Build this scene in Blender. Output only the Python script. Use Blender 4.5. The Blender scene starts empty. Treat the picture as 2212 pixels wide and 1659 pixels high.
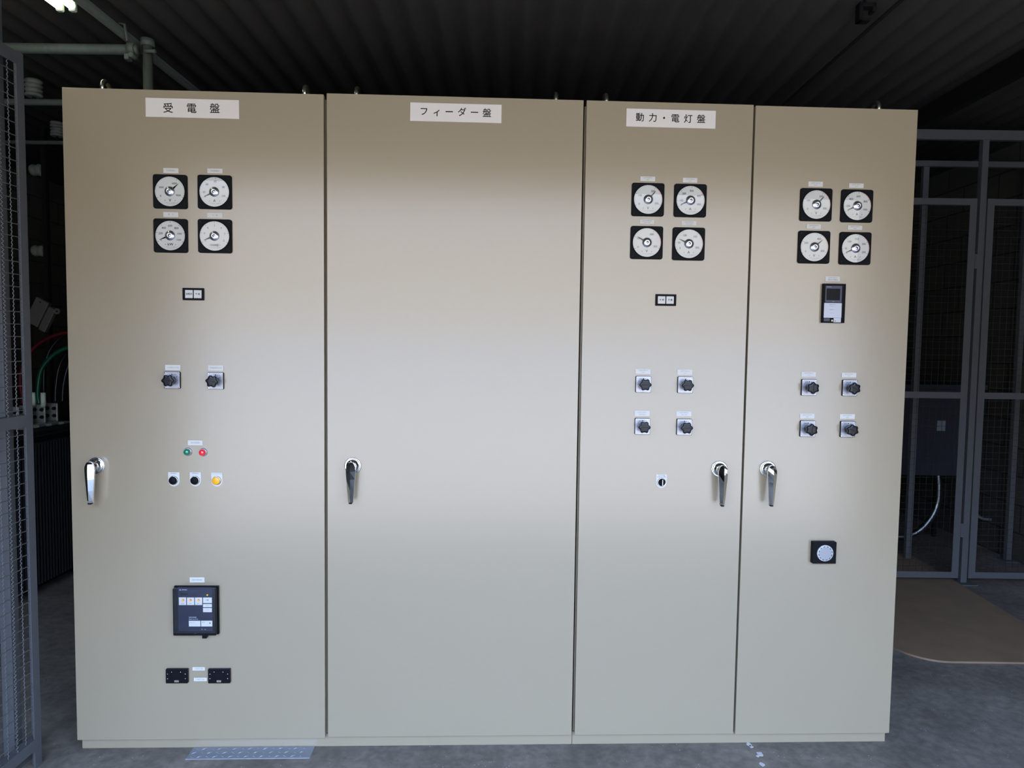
import bpy, bmesh, math, random
from mathutils import Vector, Matrix
random.seed(7)
C = bpy.context.scene.collection
PI = math.pi

# ------------------------------------------------------------------ camera
F_PX, CU, CV = 1489.6, 1106.0, 829.5
CAM = Vector((1.45666, -2.46266, 1.49197))
a, b, c = -0.03811, -0.05780, -0.01346          # yaw, pitch, roll of the hand-held camera
R = (Matrix.Rotation(a, 3, 'Z') @ Matrix.Rotation(b, 3, 'X') @ Matrix.Rotation(c, 3, 'Y'))
cam = bpy.data.objects.new('camera', bpy.data.cameras.new('camera'))
cam.data.sensor_width = 36.0
cam.data.lens = F_PX / 2212 * 36.0
cam.data.clip_start = 0.05
right, fwd, up = R.col[0], R.col[1], R.col[2]
M = Matrix((right, up, -fwd)).transposed().to_4x4()
M.translation = CAM
cam.matrix_world = M
C.objects.link(cam)
bpy.context.scene.camera = cam

# ------------------------------------------------------------------ world, sun, exposure
sc = bpy.context.scene
sc.view_settings.view_transform = 'Standard'
sc.view_settings.look = 'None'
sc.view_settings.exposure = -0.40
sc.view_settings.gamma = 1.0
sc.view_settings.use_curve_mapping = False
w = bpy.data.worlds.new('world'); sc.world = w; w.use_nodes = True
nt = w.node_tree; nt.nodes.clear()
tc = nt.nodes.new('ShaderNodeTexCoord'); sp = nt.nodes.new('ShaderNodeSeparateXYZ')
rp = nt.nodes.new('ShaderNodeValToRGB'); bg = nt.nodes.new('ShaderNodeBackground'); wo = nt.nodes.new('ShaderNodeOutputWorld')
nt.links.new(tc.outputs['Generated'], sp.inputs[0]); nt.links.new(sp.outputs['Z'], rp.inputs[0])
nt.links.new(rp.outputs[0], bg.inputs[0]); nt.links.new(bg.outputs[0], wo.inputs[0])
e = rp.color_ramp.elements
e[0].position = 0.0; e[0].color = (0.235, 0.215, 0.185, 1)
e[1].position = 0.80; e[1].color = (0.52, 0.80, 1.40, 1)
m_ = e.new(0.18); m_.color = (0.225, 0.224, 0.222, 1)
m_ = e.new(0.34); m_.color = (0.53, 0.78, 1.36, 1)
bg.inputs[1].default_value = 17.5
sun = bpy.data.objects.new('sun', bpy.data.lights.new('sun', 'SUN'))
sun.data.energy = 12.0; sun.data.angle = math.radians(0.6); sun.data.color = (1.0, 0.95, 0.86)
sun.rotation_euler = (math.radians(-12), 0, math.radians(-25))   # high, from behind the building
C.objects.link(sun)

# building is turned slightly against the switchboard
YB = -0.038
RB = Matrix.Rotation(YB, 3, 'Z')
def BP(x, y, z): return RB @ Vector((x, y, z))

def ray(u, v): return R @ Vector(((u - CU) / F_PX, 1.0, -(v - CV) / F_PX))
def F(u, v, y=0.0):
    "point of the photograph on the door plane, in metres"
    d = ray(u, v); t = (y - CAM.y) / d.y; p = CAM + d * t
    return p.x, p.z

# ------------------------------------------------------------------ materials
MT = {}
def mat(name, col, rough=0.5, metal=0.0, spec=0.5, noise=0.0, nscale=20.0, bump=0.0, bscale=200.0, coat=0.0, emit=None, es=0.0, stretch=None):
    if name in MT: return MT[name]
    m = bpy.data.materials.new(name); m.use_nodes = True
    n = m.node_tree; p = n.nodes['Principled BSDF']
    p.inputs['Base Color'].default_value = (*col, 1); p.inputs['Roughness'].default_value = rough
    p.inputs['Metallic'].default_value = metal; p.inputs['Specular IOR Level'].default_value = spec
    p.inputs['Coat Weight'].default_value = coat; p.inputs['Coat Roughness'].default_value = 0.05
    if emit:
        p.inputs['Emission Color'].default_value = (*emit, 1); p.inputs['Emission Strength'].default_value = es
    t = n.nodes.new('ShaderNodeTexCoord')
    src = t.outputs['Object']
    if stretch:
        mp = n.nodes.new('ShaderNodeMapping'); mp.inputs['Scale'].default_value = stretch
        n.links.new(src, mp.inputs[0]); src = mp.outputs[0]
    nz = n.nodes.new('ShaderNodeTexNoise'); nz.inputs['Scale'].default_value = nscale; nz.inputs['Detail'].default_value = 6
    n.links.new(src, nz.inputs['Vector'])
    mx = n.nodes.new('ShaderNodeMix'); mx.data_type = 'RGBA'
    k = 1 - noise; q = 1 + noise
    mx.inputs['A'].default_value = (*[x * k for x in col], 1); mx.inputs['B'].default_value = (*[min(1, x * q) for x in col], 1)
    n.links.new(nz.outputs['Fac'], mx.inputs['Factor']); n.links.new(mx.outputs['Result'], p.inputs['Base Color'])
    if bump:
        nb = n.nodes.new('ShaderNodeTexNoise'); nb.inputs['Scale'].default_value = bscale; nb.inputs['Detail'].default_value = 2
        n.links.new(src, nb.inputs['Vector'])
        bp = n.nodes.new('ShaderNodeBump'); bp.inputs['Strength'].default_value = bump; bp.inputs['Distance'].default_value = 0.001
        n.links.new(nb.outputs['Fac'], bp.inputs['Height']); n.links.new(bp.outputs[0], p.inputs['Normal'])
    MT[name] = m; return m

paint = mat('cabinet_paint', (0.262, 0.208, 0.130), 0.21, spec=1.0, noise=0.012, nscale=60, bump=0.05, bscale=500)
gasket = mat('gasket', (0.02, 0.02, 0.018), 0.7)
white = mat('plate_white', (0.56, 0.50, 0.42), 0.5, spec=0.35, noise=0.02)
smallwhite = mat('label_white', (0.50, 0.47, 0.41), 0.5, spec=0.35, noise=0.02)
ink = mat('ink', (0.008, 0.008, 0.008), 0.8, spec=0.08)
greyink = mat('grey_ink', (0.16, 0.16, 0.17), 0.6)
redink = mat('red_ink', (0.55, 0.03, 0.03), 0.6)
black = mat('black_plastic', (0.006, 0.006, 0.0065), 0.5, spec=0.06, noise=0.1)
blackgloss = mat('black_gloss', (0.006, 0.006, 0.007), 0.25, spec=0.12, noise=0.05)
dialw = mat('dial_white', (0.50, 0.48, 0.42), 0.6, spec=0.2, noise=0.02)
alu = mat('brushed_aluminium', (0.62, 0.61, 0.62), 0.28, metal=1.0, noise=0.05, nscale=80)
escut = mat('escutcheon', (0.36, 0.36, 0.38), 0.35, metal=0.6, noise=0.08, nscale=120)
chrome = mat('chrome', (0.82, 0.82, 0.80), 0.06, metal=1.0, noise=0.02)
zinc = mat('zinc_steel', (0.42, 0.42, 0.33), 0.28, metal=1.0, noise=0.2, nscale=60)
green_l = mat('green_lens', (0.0, 0.16, 0.07), 0.08, coat=1.0, noise=0.15, nscale=300)
red_l = mat('red_lens', (0.62, 0.01, 0.02), 0.08, coat=1.0, emit=(1, 0.02, 0.03), es=0.25, noise=0.15, nscale=300)
orange = mat('orange_cap', (0.83, 0.36, 0.01), 0.35, noise=0.03)
navy = mat('navy_panel', (0.010, 0.0115, 0.026), 0.35, spec=0.2, noise=0.15)
knob = mat('knob_black', (0.008, 0.008, 0.009), 0.22, spec=0.25, noise=0.1)
greyplast = mat('grey_plastic', (0.06, 0.06, 0.072), 0.45, spec=0.2, noise=0.05)
screen = mat('screen_black', (0.004, 0.0035, 0.0035), 0.3, spec=0.1)
film = mat('paper_label', (0.40, 0.40, 0.41), 0.35, noise=0.05)
brass = mat('brass_tag', (0.45, 0.40, 0.26), 0.4, metal=0.5)
checker_m = mat('galvanised_checker', (0.24, 0.245, 0.25), 0.5, metal=0.45, noise=0.12, nscale=40, bump=0.1)
fence_m = mat('fence_grey', (0.075, 0.074, 0.072), 0.6, spec=0.25, noise=0.10, nscale=40, bump=0.1)
wire_m = mat('galvanised_wire', (0.10, 0.10, 0.095), 0.5, metal=0.3, noise=0.2, nscale=80)
pipe_m = mat('weathered_pipe', (0.085, 0.095, 0.070), 0.65, metal=0.1, noise=0.25, nscale=60, bump=0.2, bscale=150)
darksteel = mat('dark_steel', (0.008, 0.0075, 0.0065), 0.8, spec=0.1, noise=0.2)
porcelain = mat('porcelain', (0.15, 0.155, 0.12), 0.45, spec=0.2, noise=0.15, nscale=60)
tank_m = mat('transformer_grey', (0.012, 0.012, 0.013), 0.6, spec=0.15, noise=0.1)
tube_m = mat('tube_lit', (0.9, 0.95, 0.85), 0.4, emit=(0.90, 1.0, 0.78), es=9.0)
housing_m = mat('lamp_housing', (0.5, 0.55, 0.42), 0.5, noise=0.05)
lug_m = mat('terminal_plate', (0.20, 0.205, 0.175), 0.5, metal=0.3, noise=0.25, nscale=50)
gcable = mat('green_cable', (0.0, 0.045, 0.020), 0.3, spec=0.3)
rcable = mat('red_cable', (0.05, 0.0, 0.003), 0.5, spec=0.15)
bcable = mat('black_cable', (0.005, 0.0055, 0.006), 0.3, spec=0.25)
wsleeve = mat('white_tape', (0.45, 0.50, 0.38), 0.5)
boxgrey = mat('panel_grey', (0.028, 0.029, 0.036), 0.6, spec=0.2, noise=0.05)
flexm = mat('flexible_conduit', (0.20, 0.205, 0.20), 0.3, metal=1.0, noise=0.1)
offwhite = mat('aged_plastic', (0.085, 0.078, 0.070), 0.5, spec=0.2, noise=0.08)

def glass_mat():
    m = bpy.data.materials.new('meter_glass'); m.use_nodes = True; n = m.node_tree; n.nodes.clear()
    o = n.nodes.new('ShaderNodeOutputMaterial'); t = n.nodes.new('ShaderNodeBsdfTransparent'); g = n.nodes.new('ShaderNodeBsdfGlossy')
    f = n.nodes.new('ShaderNodeLayerWeight'); f.inputs['Blend'].default_value = 0.5; x = n.nodes.new('ShaderNodeMixShader')
    g.inputs['Roughness'].default_value = 0.0
    pw = n.nodes.new('ShaderNodeMath'); pw.operation = 'POWER'; pw.inputs[1].default_value = 5.0
    mul = n.nodes.new('ShaderNodeMath'); mul.operation = 'MULTIPLY_ADD'; mul.inputs[1].default_value = 0.955; mul.inputs[2].default_value = 0.046
    n.links.new(f.outputs['Facing'], pw.inputs[0]); n.links.new(pw.outputs[0], mul.inputs[0]); n.links.new(mul.outputs[0], x.inputs[0])
    n.links.new(t.outputs[0], x.inputs[1]); n.links.new(g.outputs[0], x.inputs[2]); n.links.new(x.outputs[0], o.inputs[0])
    return m
glass = glass_mat()

def concrete_mat():
    m = bpy.data.materials.new('concrete_floor'); m.use_nodes = True; n = m.node_tree; L = n.links; p = n.nodes['Principled BSDF']
    t = n.nodes.new('ShaderNodeTexCoord')
    def noise(s, d, r=0.6):
        z = n.nodes.new('ShaderNodeTexNoise'); z.inputs['Scale'].default_value = s; z.inputs['Detail'].default_value = d; z.inputs['Roughness'].default_value = r
        L.new(t.outputs['Object'], z.inputs['Vector']); return z.outputs['Fac']
    r1 = n.nodes.new('ShaderNodeValToRGB'); L.new(noise(3.5, 8), r1.inputs[0])
    r1.color_ramp.elements[0].position = 0.32; r1.color_ramp.elements[0].color = (0.102, 0.083, 0.062, 1)
    r1.color_ramp.elements[1].position = 0.72; r1.color_ramp.elements[1].color = (0.190, 0.157, 0.118, 1)
    r2 = n.nodes.new('ShaderNodeValToRGB'); L.new(noise(26, 5), r2.inputs[0])
    r2.color_ramp.elements[0].position = 0.35; r2.color_ramp.elements[0].color = (0.72, 0.72, 0.72, 1)
    r2.color_ramp.elements[1].position = 0.7; r2.color_ramp.elements[1].color = (1.2, 1.2, 1.22, 1)
    mu = n.nodes.new('ShaderNodeMix'); mu.data_type = 'RGBA'; mu.blend_type = 'MULTIPLY'; mu.inputs['Factor'].default_value = 1
    L.new(r1.outputs[0], mu.inputs['A']); L.new(r2.outputs[0], mu.inputs['B'])
    # pale grit and paint specks lying on the slab
    v = n.nodes.new('ShaderNodeTexVoronoi'); v.inputs['Scale'].default_value = 85; L.new(t.outputs['Object'], v.inputs['Vector'])
    lt = n.nodes.new('ShaderNodeMath'); lt.operation = 'LESS_THAN'; lt.inputs[1].default_value = 0.17; L.new(v.outputs['Distance'], lt.inputs[0])
    gt = n.nodes.new('ShaderNodeMath'); gt.operation = 'GREATER_THAN'; gt.inputs[1].default_value = 0.60; L.new(noise(14, 6), gt.inputs[0])
    an = n.nodes.new('ShaderNodeMath'); an.operation = 'MULTIPLY'; L.new(lt.outputs[0], an.inputs[0]); L.new(gt.outputs[0], an.inputs[1])
    mx = n.nodes.new('ShaderNodeMix'); mx.data_type = 'RGBA'; L.new(an.outputs[0], mx.inputs['Factor'])
    L.new(mu.outputs['Result'], mx.inputs['A']); mx.inputs['B'].default_value = (0.34, 0.32, 0.29, 1)
    L.new(mx.outputs['Result'], p.inputs['Base Color'])
    p.inputs['Roughness'].default_value = 0.62; p.inputs['Specular IOR Level'].default_value = 0.35
    bp = n.nodes.new('ShaderNodeBump'); bp.inputs['Strength'].default_value = 0.35; bp.inputs['Distance'].default_value = 0.003
    L.new(noise(60, 6), bp.inputs['Height']); L.new(bp.outputs[0], p.inputs['Normal'])
    return m
def block_mat(name, c1, c2, mort, axis):
    m = bpy.data.materials.new(name); m.use_nodes = True; n = m.node_tree; L = n.links; p = n.nodes['Principled BSDF']
    t = n.nodes.new('ShaderNodeTexCoord'); s = n.nodes.new('ShaderNodeSeparateXYZ'); cb = n.nodes.new('ShaderNodeCombineXYZ')
    L.new(t.outputs['Object'], s.inputs[0]); L.new(s.outputs[axis], cb.inputs[0]); L.new(s.outputs['Z'], cb.inputs[1])
    br = n.nodes.new('ShaderNodeTexBrick'); L.new(cb.outputs[0], br.inputs['Vector'])
    br.inputs['Scale'].default_value = 1; br.inputs['Brick Width'].default_value = 0.4; br.inputs['Row Height'].default_value = 0.2
    br.inputs['Mortar Size'].default_value = 0.006; br.inputs['Color1'].default_value = (*c1, 1); br.inputs['Color2'].default_value = (*c2, 1); br.inputs['Mortar'].default_value = (*mort, 1)
    nz = n.nodes.new('ShaderNodeTexNoise'); nz.inputs['Scale'].default_value = 14; nz.inputs['Detail'].default_value = 6; L.new(t.outputs['Object'], nz.inputs['Vector'])
    r = n.nodes.new('ShaderNodeMapRange'); r.inputs['To Min'].default_value = 0.75; r.inputs['To Max'].default_value = 1.25; L.new(nz.outputs['Fac'], r.inputs['Value'])
    mu = n.nodes.new('ShaderNodeMix'); mu.data_type = 'RGBA'; mu.blend_type = 'MULTIPLY'; mu.inputs['Factor'].default_value = 1
    L.new(br.outputs['Color'], mu.inputs['A']); L.new(r.outputs[0], mu.inputs['B']); L.new(mu.outputs['Result'], p.inputs['Base Color'])
    bp = n.nodes.new('ShaderNodeBump'); bp.inputs['Strength'].default_value = 0.6; bp.inputs['Distance'].default_value = 0.006; bp.invert = True
    L.new(br.outputs['Fac'], bp.inputs['Height']); L.new(bp.outputs[0], p.inputs['Normal']); p.inputs['Roughness'].default_value = 0.85
    return m
floor_m = concrete_mat()
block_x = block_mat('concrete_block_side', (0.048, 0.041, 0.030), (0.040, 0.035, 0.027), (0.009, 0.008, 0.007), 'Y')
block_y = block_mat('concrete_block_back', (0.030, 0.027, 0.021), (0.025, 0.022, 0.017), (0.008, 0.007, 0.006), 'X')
slate = mat('corrugated_slate', (0.030, 0.025, 0.019), 0.85, noise=0.35, nscale=5, bump=0.2, bscale=60)
brown_sheet = mat('brown_sheet', (0.20, 0.125, 0.07), 0.6, noise=0.35, nscale=7, bump=0.15, bscale=40)
ground_m = mat('yard_gravel', (0.37, 0.28, 0.20), 0.9, noise=0.2, nscale=3)
plaster = mat('pale_render', (0.62, 0.60, 0.56), 0.9, noise=0.05, nscale=2)

# ------------------------------------------------------------------ mesh builder
class MB:
    def __init__(s): s.bm = bmesh.new()
    def _done(s, before, mi, smooth=False):
        for f in s.bm.faces:
            if f.index == -1 or f.index >= before: pass
        fs = [f for f in s.bm.faces if f not in s._old]
        for f in fs: f.material_index = mi; f.smooth = smooth
        return fs
    def _start(s): s._old = set(s.bm.faces)
    def box(s, x0, x1, y0, y1, z0, z1, mi=0, bev=0.0, seg=1):
        s._start()
        r = bmesh.ops.create_cube(s.bm, size=1.0)
        for v in r['verts']:
            v.co = Vector((x0 + (v.co.x + .5) * (x1 - x0), y0 + (v.co.y + .5) * (y1 - y0), z0 + (v.co.z + .5) * (z1 - z0)))
        if bev > 0:
            es = set(e for v in r['verts'] for e in v.link_edges)
            bmesh.ops.bevel(s.bm, geom=list(es), offset=bev, segments=seg, affect='EDGES', profile=0.5)
        s._done(0, mi, False); return s
    def rbox(s, x0, x1, z0, z1, y0, y1, rad, mi=0, seg=5, edge=0.0):
        "plate in the x-z plane with rounded corners, y0 (front) to y1 (back)"
        pts = []
        for cx, cz, a0 in ((x1 - rad, z1 - rad, 0), (x0 + rad, z1 - rad, 90), (x0 + rad, z0 + rad, 180), (x1 - rad, z0 + rad, 270)):
            for k in range(seg + 1):
                t = math.radians(a0 + 90 * k / seg); pts.append((cx + rad * math.cos(t), cz + rad * math.sin(t)))
        return s.prism(pts, y0, y1, mi, edge)
    def prism(s, pts, y0, y1, mi=0, edge=0.0):
        s._start()
        n = len(pts); cx = sum(p[0] for p in pts) / n; cz = sum(p[1] for p in pts) / n
        if edge:
            fr = []
            for x, z in pts:
                d = math.hypot(x - cx, z - cz); k = (d - edge) / d; fr.append((cx + (x - cx) * k, cz + (z - cz) * k))
            rings = [[(x, y0, z) for x, z in fr], [(x, y0 + edge, z) for x, z in pts], [(x, y1, z) for x, z in pts]]
        else: rings = [[(x, y0, z) for x, z in pts], [(x, y1, z) for x, z in pts]]
        s._loft(rings, True, True); s._done(0, mi); return s
    def _loft(s, rings, cap0=True, cap1=True):
        vs = [[s.bm.verts.new(p) for p in r] for r in rings]; n = len(vs[0])
        for i in range(len(vs) - 1):
            for k in range(n):
                s.bm.faces.new((vs[i][k], vs[i][(k + 1) % n], vs[i + 1][(k + 1) % n], vs[i + 1][k]))
        if cap0: s.bm.faces.new(list(reversed(vs[0])))
        if cap1: s.bm.faces.new(vs[-1])
    def lathe(s, prof, c=(0, 0, 0), axis='y', seg=32, mi=0, smooth=True, cap=True):
        "prof = [(r, h)]; axis y: h runs along -y (towards the viewer)"
        s._start(); rings = []
        for r, h in prof:
            r = max(r, 1e-5); ring = []
            for k in range(seg):
                t = 2 * PI * k / seg; p, q = r * math.cos(t), r * math.sin(t)
                if axis == 'y': ring.append((c[0] + p, c[1] - h, c[2] + q))
                elif axis == 'z': ring.append((c[0] + p, c[1] + q, c[2] + h))
                else: ring.append((c[0] + h, c[1] + p, c[2] + q))
            rings.append(ring)
        s._loft(rings, cap, cap)
        fs = s._done(0, mi, smooth)
        for f in fs:
            if len(f.verts) > 4: f.smooth = False
        return s
    def tube(s, pts, r, seg=8, mi=0, smooth=True, closed=False):
        s._start(); pts = [Vector(p) for p in pts]; rings = []; n = len(pts); prev = None
        for i, p in enumerate(pts):
            if closed: d = pts[(i + 1) % n] - pts[i - 1]
            else: d = pts[min(i + 1, n - 1)] - pts[max(i - 1, 0)]
            d.normalize()
            if prev is None:
                u = d.orthogonal().normalized()
            else:
                u = prev - d * prev.dot(d)
                u = u.normalized() if u.length > 1e-6 else d.orthogonal().normalized()
            prev = u; v = d.cross(u)
            rr = r[i] if isinstance(r, (list, tuple)) else r
            rings.append([p + (u * math.cos(2 * PI * k / seg) + v * math.sin(2 * PI * k / seg)) * rr for k in range(seg)])
        if closed: rings.append(rings[0])
        if closed:
            vs = [[s.bm.verts.new(p) for p in rg] for rg in rings[:-1]]
            # align: best offset between last and first
            best = min(range(seg), key=lambda o: (vs[-1][0].co - vs[0][o].co).length)
            for i in range(n):
                o = best if i == n - 1 else 0; A = vs[i]; B_ = vs[(i + 1) % n]
                for k in range(seg):
                    s.bm.faces.new((A[k], A[(k + 1) % seg], B_[(k + 1 + o) % seg], B_[(k + o) % seg]))
        else: s._loft(rings)
        s._done(0, mi, smooth); return s
    def text(s, body, size, x, z, y, mi=1, bold=0.0, align='CENTER', rot=0.0, sx=1.0):
        me = text_mesh(body, size, bold, align)
        s._start(); ca, sa = math.cos(rot), math.sin(rot)
        vs = [s.bm.verts.new((x + (v[0] * sx) * ca - v[1] * sa, y, z + (v[0] * sx) * sa + v[1] * ca)) for v in me[0]]
        for f in me[1]:
            try: s.bm.faces.new([vs[i] for i in f])
            except ValueError: pass
        s._done(0, mi); return s
    def disc(s, r, x, z, y, mi, seg=32, r0=0.0, a0=0, a1=360):
        s._start()
        full = abs(a1 - a0) >= 360; n = seg if full else seg + 1
        an = [math.radians(a0 + (a1 - a0) * k / seg) for k in range(n)]
        out = [s.bm.verts.new((x + r * math.sin(t), y, z + r * math.cos(t))) for t in an]
        if r0 > 0:
            inn = [s.bm.verts.new((x + r0 * math.sin(t), y, z + r0 * math.cos(t))) for t in an]
            for k in range(n if full else n - 1):
                s.bm.faces.new((out[k], out[(k + 1) % n], inn[(k + 1) % n], inn[k]))
        else: s.bm.faces.new(out)
        s._done(0, mi); return s
    def quad(s, p, mi=0):
        s._start(); s.bm.faces.new([s.bm.verts.new(q) for q in p]); s._done(0, mi); return s
    def mesh(s, name, mats, flat=False):
        if not flat: bmesh.ops.recalc_face_normals(s.bm, faces=s.bm.faces)
        me = bpy.data.meshes.new(name); s.bm.to_mesh(me); s.bm.free()
        for m in (mats if isinstance(mats, (list, tuple)) else [mats]): me.materials.append(m)
        return me
    def obj(s, name, mats, parent=None, loc=(0, 0, 0), rot=None):
        return put(name, s.mesh(name, mats), parent, loc, rot)

def put(name, me, parent=None, loc=(0, 0, 0), rot=None):
    o = bpy.data.objects.new(name, me); C.objects.link(o); o.location = loc
    if rot is not None: o.rotation_euler = rot
    if parent is not None: o.parent = parent
    return o
_tc = {}
def text_mesh(body, size, bold, align):
    key = (body, size, bold, align)
    if key in _tc: return _tc[key]
    cu = bpy.data.curves.new('lettering', 'FONT'); cu.body = body; cu.size = size; cu.align_x = align; cu.align_y = 'CENTER'
    cu.resolution_u = 3 if size > 0.012 else 2; cu.offset = bold; cu.space_line = 0.85
    ob = bpy.data.objects.new('lettering', cu); C.objects.link(ob)
    dg = bpy.context.evaluated_depsgraph_get(); dg.update()
    me = bpy.data.meshes.new_from_object(ob.evaluated_get(dg))
    vs = [(v.co.x, v.co.y) for v in me.vertices]; fs = [tuple(p.vertices) for p in me.polygons]
    bpy.data.objects.remove(ob); bpy.data.curves.remove(cu); bpy.data.meshes.remove(me)
    _tc[key] = (vs, fs); return _tc[key]

def tag(o, label, cat=None, group=None, kind=None):
    if label: o['label'] = label
    if cat: o['category'] = cat
    if group: o['group'] = group
    if kind: o['kind'] = kind
    return o
def empty(name, loc, rz=0.0):
    o = bpy.data.objects.new(name, None); C.objects.link(o); o.location = loc; o.rotation_euler = (0, 0, rz); o.empty_display_size = 0.1
    return o
def bput(mb, name, mats, origin=(0, 0, 0), parent=None):
    "mesh given in building coordinates; origin in building coordinates"
    bmesh.ops.translate(mb.bm, verts=mb.bm.verts, vec=-Vector(origin))
    if parent is None: return mb.obj(name, mats, None, BP(*origin), (0, 0, YB))
    return mb.obj(name, mats, parent, Vector(origin) - Vector(parent['o']))
def bempty(name, origin):
    e_ = empty(name, BP(*origin), YB); e_['o'] = list(origin); return e_

# ------------------------------------------------------------------ the setting
X0, X1, Y0, Y1, ZC = -2.9, 5.15, -2.65, 5.0, 2.98
g = MB(); g.box(X0 - .2, X1 + .2, Y0, Y1 + .2, -0.12, 0.0)
tag(bput(g, 'floor', floor_m), 'dark grey concrete floor with pale specks', None, None, 'structure')
g = MB(); g.box(-25, 30, -45, Y0 - 0.001, -0.14, -0.02)
tag(bput(g, 'ground', ground_m), 'pale yard ground outside the open front', None, None, 'structure')
# big-wave corrugated slate roof, ribs running away from the viewer
g = MB(); P_, A_ = 0.13, 0.019; n_ = int((X1 - X0) / P_ * 8) + 1; g._start()
low = []; top = []
for i in range(n_ + 1):
    x = X0 + (X1 - X0) * i / n_; z = ZC + A_ * math.cos(2 * PI * (x + 0.03) / P_)
    low.append([g.bm.verts.new((x, y, z)) for y in (Y0, Y1)]); top.append([g.bm.verts.new((x, y, z + 0.012)) for y in (Y0, Y1)])
for i in range(n_):
    g.bm.faces.new((low[i][0], low[i][1], low[i + 1][1], low[i + 1][0])); g.bm.faces.new((top[i][0], top[i + 1][0], top[i + 1][1], top[i][1]))
    g.bm.faces.new((low[i][0], low[i + 1][0], top[i + 1][0], top[i][0])); g.bm.faces.new((low[i][1], top[i][1], top[i + 1][1], low[i + 1][1]))
for f in g.bm.faces: f.smooth = True
tag(bput(g, 'ceiling', slate), 'dark corrugated slate roof', None, None, 'structure')
for nm, bx, m in (('wall_front', (X0 - .15, X1 + .15, Y0 - .15, Y0, 2.66, ZC + .05), block_y), ('light_blocker_left', (X0 - .15, -0.65, Y0 - .15, Y0, 0, 2.66), block_y), ('light_blocker_right', (4.5, X1 + .15, Y0 - .15, Y0, 0, 2.66), block_y), ('wall_left', (X0 - .15, X0, Y0, Y1 + .15, 0, ZC + .05), block_x), ('wall_right', (X1, X1 + .15, Y0, Y1 + .15, 0, ZC + .05), block_x), ('wall_back', (X0, X1, Y1, Y1 + .15, 0, ZC + .05), block_y)):  # unseen front side pieces are added to narrow the daylight reaching the doors
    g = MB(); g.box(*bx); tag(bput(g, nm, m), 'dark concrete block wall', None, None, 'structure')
# pale building across the yard, only seen mirrored in the meter glasses
g = MB(); g.box(-14, 20, -17.5, -17.0, -0.02, 1.9)
tag(bput(g, 'wall_opposite', plaster), 'pale rendered wall across the yard', None, None, 'structure')

# ------------------------------------------------------------------ cabinets
H0, H1 = 0.050, 2.350
XS = [0.0, 0.8850, 0.8950, 1.7889, 1.7998, 2.3947, 2.4021, 2.9905]
def cabinet(label, x0, x1):
    e_ = empty('switchboard_cabinet', (x0, 0, 0)); tag(e_, label, 'electrical cabinet', 'beige switchboard cabinets in a row'); e_['x0'] = x0
    return e_
cab1 = cabinet('left beige switchboard cabinet with four dials, two black knobs, lamps and a relay', 0.0, 0.890)
cab2 = cabinet('middle beige switchboard cabinet with a blank door bearing only a nameplate and handle', 0.890, 1.794)
cab3 = cabinet('right beige switchboard cabinet with two narrow doors and eight round dials', 1.794, 2.9905)
def body(cb, x0, x1):
    w_ = x1 - x0; g = MB()
    g.box(0.002, w_ - 0.002, 0.026, 0.80, 0.0505, 2.338, 0, 0.002)
    g.box(0.012, w_ - 0.012, 0.0245, 0.0262, 0.075, 2.325, 1)            # door gasket band
    g.obj('cabinet_body', [paint, gasket], cb)
body(cab1, 0.0, 0.890); body(cab2, 0.890, 1.794); body(cab3, 1.794, 2.9905)
def door(cb, x0, x1, dz=0.0):
    g = MB(); g.box(0, x1 - x0, 0, 0.024, 0, H1 - H0, 0, 0.0012, 2)
    return g.obj('door', paint, cb, (x0 - cb['x0'], 0, H0 + dz))
d1 = door(cab1, XS[0], XS[1], -0.004); d2 = door(cab2, XS[2], XS[3]); d3 = door(cab3, XS[4], XS[5]); d4 = door(cab3, XS[6], XS[7], -0.0023)
for x0, x1, lab in ((0.0023, 1.7935, 'long beige steel plinth under the left and middle cabinets'), (1.7945, 2.9905, 'shorter beige steel plinth under the right double door cabinet')):
    g = MB(); g.box(0, x1 - x0, 0.0, 0.775, 0.0, 0.050, 0, 0.0015)
    tag(g.obj('plinth', paint, None, (x0, 0.0245, 0.0)), lab, 'plinth', 'steel plinths under the cabinets')
def at(cb, u, v, y=0.0):
    x, z = F(u, v); return (x - cb['x0'], y, z)

# eye bolts
def make_eye():
    g = MB(); pts = [(0, 0.024 * math.cos(t), 0.035 + 0.024 * math.sin(t)) for t in [2 * PI * k / 28 for k in range(28)]]
    g.tube(pts, 0.0085, 10, closed=True); g.lathe([(0.017, 0), (0.017, 0.004), (0.012, 0.007), (0.009, 0.012)], axis='z', seg=20)
    return g.mesh('eye_bolt', zinc)
eye = make_eye()
for cb, u, v in ((cab1, 229, 180), (cab1, 662, 186), (cab2, 773, 188), (cab2, 1200, 199), (cab3, 1308, 202), (cab3, 1891, 224)):
    x, z = F(u, v, 0.085); put('eye_bolt', eye, cb, (x - cb['x0'], 0.085, 2.338))

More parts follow.
